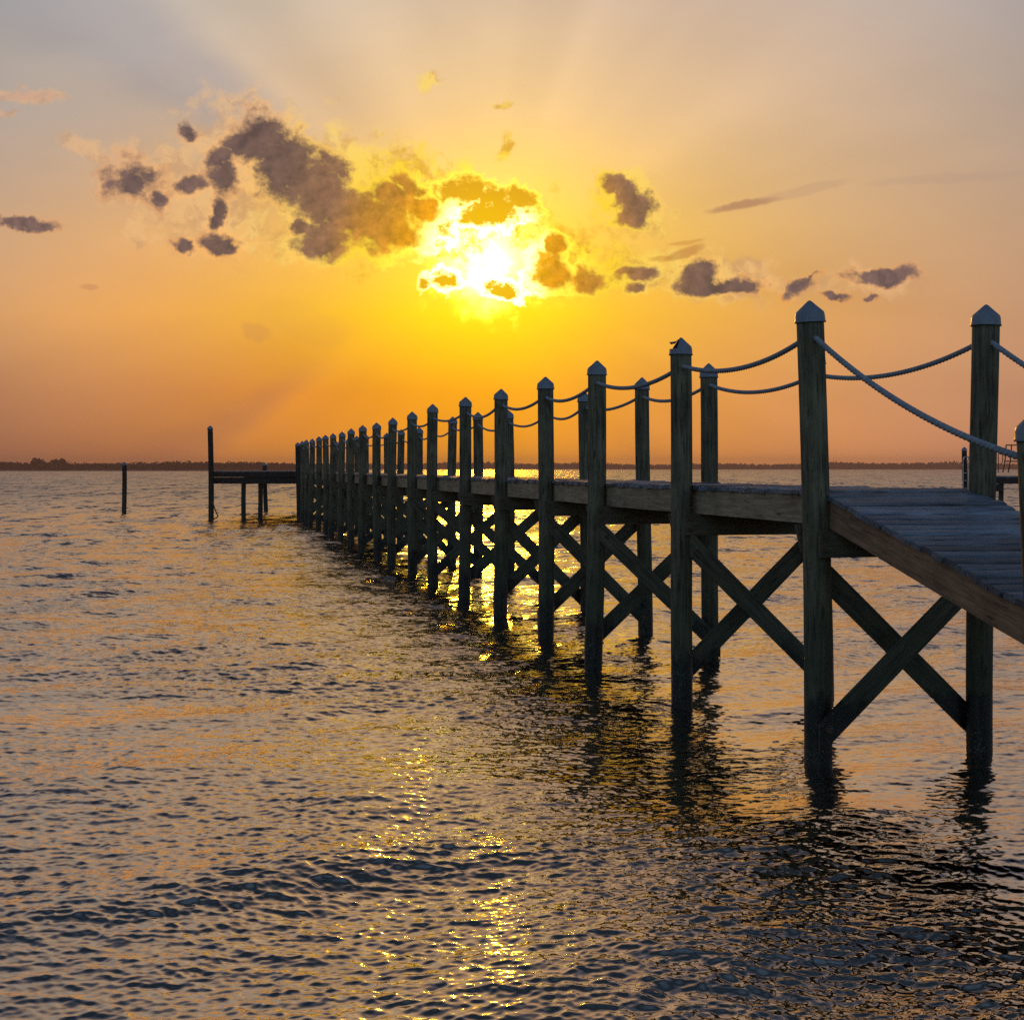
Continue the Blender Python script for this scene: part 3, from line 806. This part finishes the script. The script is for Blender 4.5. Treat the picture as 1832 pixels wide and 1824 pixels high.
def leaf_cluster(V, Fc, c, rx, ry, rz, n, size, rg):
    """Ragged crown: many small tilted quads through an ellipsoid volume."""
    d = rg.normal(size=(n, 3)); d /= np.linalg.norm(d, axis=1)[:, None]
    rad = rg.random(n) ** 0.33
    p = d * rad[:, None] * np.array([rx, ry, rz]) * (1 + .18 * rg.standard_normal((n, 1))) + np.array(c)
    p[:, 2] = np.maximum(p[:, 2], .3)
    a = rg.normal(size=(n, 3)); a /= np.linalg.norm(a, axis=1)[:, None]
    b = np.cross(a, rg.normal(size=(n, 3))); b /= np.linalg.norm(b, axis=1)[:, None] + 1e-9
    s = size * (.6 + .8 * rg.random((n, 1)))
    q = np.stack([p - a * s - b * s, p + a * s - b * s, p + a * s + b * s, p - a * s + b * s], 1)
    i0 = sum(len(x) for x in V)
    V.append(q.reshape(-1, 3)); Fc.append(np.arange(i0, i0 + 4 * n).reshape(-1, 4))
def mesh_from(V, Fc, name, m):
    v = np.concatenate(V); f = np.concatenate(Fc)
    me = bpy.data.meshes.new(name)
    me.vertices.add(len(v)); me.vertices.foreach_set('co', v.astype(np.float32).ravel())
    me.loops.add(f.size); me.loops.foreach_set('vertex_index', f.astype(np.int32).ravel())
    me.polygons.add(len(f)); me.polygons.foreach_set('loop_start', np.arange(0, f.size, 4, dtype=np.int32))
    me.update(calc_edges=True); me.materials.append(m); return me
def treeline(name, x0, x1, Yf, hmin, hmax, step, label):
    V, Fc = [], []; x = x0; ph = random.uniform(0, 9)
    while x < x1:
        env = .5 + .25 * math.sin(x * .009 + ph) + .25 * math.sin(x * .031 + ph * 2)
        h = hmin + (hmax - hmin) * max(0, min(1, env * random.uniform(.6, 1.25)))
        w = h * random.uniform(.55, 1.0)
        leaf_cluster(V, Fc, (x, Yf + random.uniform(12, 40), h * .5), w * .8, w * .8, h * .52, 150, h * .085, rng)
        x += step * random.uniform(.5, 1.2)
    o = bpy.data.objects.new(name, mesh_from(V, Fc, name, M_fol)); COL.objects.link(o)
    o['kind'] = 'stuff'; o['label'] = label; o['category'] = 'trees'
    return o
YS1, YS2 = 1150.0, 2350.0
shore('shore', -900, wx(600, YS1), YS1, 160, 2.2)
shore('shore', -900, 2300, YS2, 300, 1.5)
treeline('treeline', -900, wx(590, YS1), YS1, 4.8, 7.0, 1.7, 'dark low line of trees on the near stretch of far shore at the left')
treeline('treeline', wx(420, YS2), 2300, YS2, 7.5, 11.5, 4.0, 'hazy brown line of trees along the far shore behind the pier')
for px, wpx, py, lab in ((67, 26, 819.5, 'broad round tree rising above the far treeline, leftmost of two'), (106, 22, 820.5, 'round domed tree rising above the far treeline, right of a broader one')):
    Yt = YS1 + 10; hh = wz(py, Yt); w = wpx / 2 * Yt / F * 1.15
    tr = empty('tree', (wx(px, Yt), Yt, .5), lab, 'tree', 'round trees standing above the treeline')
    V, Fc = [], []
    for k in range(9):
        leaf_cluster(V, Fc, (random.uniform(-.55, .55) * w, random.uniform(-2, 2), hh * .60 + random.uniform(-1.5, .6)), w * .55, w * .5, hh * .28, 160, .55, rng)
    link('crown', mesh_from(V, Fc, 'crown', M_fol), tr)
    link('trunk', to_mesh(tube([(0, 0, -.8), (.1, 0, hh * .3), (0, 0, hh * .62)], [.5, .4, .2], 10), 'trunk', M_trunk), tr)

# ------------------------------------------------------------------ water
def wave_tile(L, N, lam_min, lam_max, peak, slope_rms, wind, spread, seed, p=4.0):
    rg = np.random.default_rng(seed)
    k1 = 2 * np.pi * np.fft.fftfreq(N, L / N)
    kx, ky = np.meshgrid(k1, k1, indexing='xy')
    k = np.hypot(kx, ky); k[0, 0] = 1
    S = k ** (-p) * np.exp(-(2 * np.pi / (k * peak)) ** 2)
    S *= np.exp(-(k * lam_min / (2 * np.pi)) ** 4); S *= 1 / (1 + (2 * np.pi / (k * lam_max)) ** 8)
    c = (kx * np.cos(wind) + ky * np.sin(wind)) / k
    S *= np.abs(c) ** spread + 0.03
    S[0, 0] = 0
    A = np.sqrt(S) * (rg.normal(size=(N, N)) + 1j * rg.normal(size=(N, N)))
    h = np.real(np.fft.ifft2(A))
    gy, gx = np.gradient(h, L / N)
    g = slope_rms / math.sqrt((gx ** 2 + gy ** 2).mean())
    # horizontal orbital drift: flat troughs, pinched crests
    ddx = np.real(np.fft.ifft2(1j * kx / k * A)); ddy = np.real(np.fft.ifft2(1j * ky / k * A))
    return [(q * g).astype(np.float32) for q in (h, ddx, ddy)]
def sample(tile, L, x, y):
    N = tile.shape[0]
    fx = (x / L * N) % N; fy = (y / L * N) % N
    i0 = fx.astype(np.int64); j0 = fy.astype(np.int64); tx = fx - i0; ty = fy - j0
    i0 %= N; j0 %= N; i1 = (i0 + 1) % N; j1 = (j0 + 1) % N
    return (tile[j0, i0] * (1 - tx) + tile[j0, i1] * tx) * (1 - ty) + (tile[j1, i0] * (1 - tx) + tile[j1, i1] * tx) * ty
SWELL = wave_tile(61.0, 1024, 1.1, 7.0, 2.7, 0.072, R(128), 5.0, 5)
CHOP = wave_tile(17.3, 1536, 0.12, 0.95, 0.27, 0.088, R(99), 2.8, 8)
RIP = wave_tile(5.9, 1280, 0.030, 0.22, 0.09, 0.200, R(86), 2.5, 21)
GUST = wave_tile(47.0, 256, 1.2, 30.0, 6.0, 0.05, R(60), 0.0, 33, 5.0)[0]; GUST_SD = float(GUST.std())
def sstep(x, a, b):
    t = np.clip((x - a) / (b - a), 0, 1); return t * t * (3 - 2 * t)
def waves(x, y, dr, amp=1.0):
    H_ = np.zeros_like(x); X_ = x.copy(); Y_ = y.copy()
    g = sample(GUST, 47.0, x * .8 + .5 * y, y * .9)
    gust = np.clip(1.0 + 0.24 * g / GUST_SD, 0.6, 1.5)      # wind patches and calmer slicks
    for tile, L, sk, a, b, ch in ((SWELL, 61.0, 0.0, 1.8, .5, 0.7), (CHOP, 17.3, .13, .30, .10, 1.0), (RIP, 5.9, -.21, .085, .028, 0.9)):
        w = sstep(dr, a, b) * amp
        if tile is not SWELL: w = w * gust
        u = x + sk * y
        H_ += sample(tile[0], L, u, y) * w
        X_ += sample(tile[1], L, u, y) * w * ch; Y_ += sample(tile[2], L, u, y) * w * ch
    return np.stack([X_, Y_, H_], -1).reshape(-1, 3)
AY = -4.0
NR, NC = 3300, 1350
r = 7.5 * (2700 / 7.5) ** (np.linspace(0, 1, NR) ** 1.22)
ang = np.linspace(-R(34), R(34), NC)
RR, AA = np.meshgrid(r, ang, indexing='ij')
X = RR * np.sin(AA); Yw = AY + RR * np.cos(AA)
dr = np.gradient(r)[:, None] * np.ones_like(X)
v = waves(X, Yw, dr)
ii = np.arange(NR * NC).reshape(NR, NC)
f = np.stack([ii[:-1, :-1], ii[:-1, 1:], ii[1:, 1:], ii[1:, :-1]], -1).reshape(-1, 4)
# the rest of the bay round the back, coarser
ang2 = np.linspace(R(34), R(326), 180); r2 = 7.5 * (2700 / 7.5) ** np.linspace(0, 1, 240)
R2, A2 = np.meshgrid(r2, ang2, indexing='ij')
X2 = R2 * np.sin(A2); Y2 = AY + R2 * np.cos(A2)
v2 = waves(X2, Y2, np.full_like(X2, .3), .5)
i2 = np.arange(v2.shape[0]).reshape(R2.shape) + len(v)
f2 = np.stack([i2[:-1, :-1], i2[:-1, 1:], i2[1:, 1:], i2[1:, :-1]], -1).reshape(-1, 4)
r3 = np.linspace(.01, 7.5, 60); a3 = np.linspace(0, 2 * np.pi, 120)
R3, A3 = np.meshgrid(r3, a3, indexing='ij')
X3 = R3 * np.sin(A3); Y3 = AY + R3 * np.cos(A3)
v3 = waves(X3, Y3, np.full_like(X3, .1))
i3 = np.arange(v3.shape[0]).reshape(R3.shape) + len(v) + len(v2)
f3 = np.stack([i3[:-1, :-1], i3[:-1, 1:], i3[1:, 1:], i3[1:, :-1]], -1).reshape(-1, 4)
M_water, t, b = mat('sea_water')
geo = t.new('ShaderNodeNewGeometry'); pos = geo.outputs['Position']
n1 = t.noise(t.mapping(pos, scale=(1.0, 2.0, 1)), 3.6, 5, .62, out=1)
n2 = t.noise(t.mapping(pos, loc=(11, 3, 0), rot=(0, 0, R(20)), scale=(1.0, 2.4, 1)), 0.6, 4, .6, out=1)
n3 = t.noise(t.mapping(pos, scale=(1.0, 1.8, 1)), 14.0, 3, .55, out=1)
dist = t.vm('LENGTH', pos)
far = t.rng(dist, 7, 34, smooth=True)
half = (0.5, 0.5, 0.5)
n4 = t.noise(t.mapping(pos, loc=(5, 9, 0), rot=(0, 0, R(4)), scale=(1.0, 0.20, 1)), 1.3, 3, .6, out=1)
n5 = t.noise(t.mapping(pos, loc=(15, 2, 0), rot=(0, 0, R(-3)), scale=(1.0, 0.06, 1)), 0.8, 3, .6, out=1)
vfar = t.rng(dist, 45, 160, smooth=True)
s1 = t.vm('SCALE', t.vm('SUBTRACT', n1, half), scale=t.rng(far, 0, 1, 0.17, 1.35))
s2 = t.vm('SCALE', t.vm('SUBTRACT', n2, half), scale=t.rng(far, 0, 1, 0.03, 0.9))
s3 = t.vm('SCALE', t.vm('SUBTRACT', n3, half), scale=t.rng(far, 0, 1, 0.20, 0.6))
s4 = t.vm('SCALE', t.vm('SUBTRACT', n4, half), scale=t.m('MULTIPLY', t.rng(dist, 22, 60, smooth=True), t.rng(dist, 400, 90, 0.5, 1.5)))
s5 = t.vm('SCALE', t.vm('SUBTRACT', n5, half), scale=t.rng(vfar, 0, 1, 0.0, 2.4))
pert = t.vm('MULTIPLY', t.vm('ADD', t.vm('ADD', s1, s2), t.vm('ADD', s3, t.vm('ADD', s4, s5))), (0.9, 1.0, 0.0))
nrm = t.vm('NORMALIZE', t.vm('ADD', geo.outputs['Normal'], pert))
t.put(b.inputs['Normal'], nrm)
b.inputs['Base Color'].default_value = (0.50, 0.42, 0.335, 1); b.inputs['Metallic'].default_value = 1.0
t.put(b.inputs['Roughness'], t.m('ADD', t.rng(dist, 6, 30, 0.075, 0.12), t.m('MULTIPLY', t.rng(dist, 25, 150, smooth=True), 0.20)))
b.inputs['IOR'].default_value = 2.3
b.inputs['Specular IOR Level'].default_value = 0.5
wme = mesh_from([v, v2, v3], [f, f2, f3], 'water', M_water)
wme.polygons.foreach_set('use_smooth', np.ones(len(wme.polygons), dtype=bool))
wo = bpy.data.objects.new('water', wme); COL.objects.link(wo); wo['kind'] = 'structure'

# ------------------------------------------------------------------ sea bed under the opaque water edge and haze
HAZE = True
if HAZE:
    bm = bmesh.new(); add_box(bm, (300, 1180, 9.0), (3800, 3200, 22.0))
    hm = bpy.data.materials.new('haze_air'); hm.use_nodes = True
    ht = NT(hm.node_tree)
    for n in list(ht.n):
        if n.bl_idname != 'ShaderNodeOutputMaterial': ht.n.remove(n)
    pv_ = ht.new('ShaderNodeVolumePrincipled')
    pv_.inputs['Color'].default_value = (0.92, 0.62, 0.52, 1); pv_.inputs['Density'].default_value = 0.00032
    pv_.inputs['Anisotropy'].default_value = 0.3
    ht.l.new(pv_.outputs[0], [n for n in ht.n if n.bl_idname == 'ShaderNodeOutputMaterial'][0].inputs['Volume'])
    me = bpy.data.meshes.new('haze'); bm.to_mesh(me); bm.free(); me.materials.append(hm)
    ho = bpy.data.objects.new('haze', me); COL.objects.link(ho); ho['kind'] = 'stuff'
    ho['label'] = 'thin warm sea haze over the bay'; ho['category'] = 'haze'

# ------------------------------------------------------------------ render look
scene.render.engine = 'CYCLES'
scene.view_settings.view_transform = 'Standard'; scene.view_settings.look = 'None'
scene.view_settings.exposure = 0; scene.view_settings.gamma = 1
scene.view_settings.use_curve_mapping = False
scene.cycles.max_bounces = 6; scene.cycles.glossy_bounces = 3; scene.cycles.diffuse_bounces = 2
scene.cycles.volume_bounces = 0; scene.cycles.transmission_bounces = 2
scene.cycles.caustics_reflective = False
scene.cycles.sample_clamp_indirect = 8.0
scene.cycles.use_denoising = False
try: scene.cycles.denoiser = 'OPENIMAGEDENOISE'
except Exception: pass
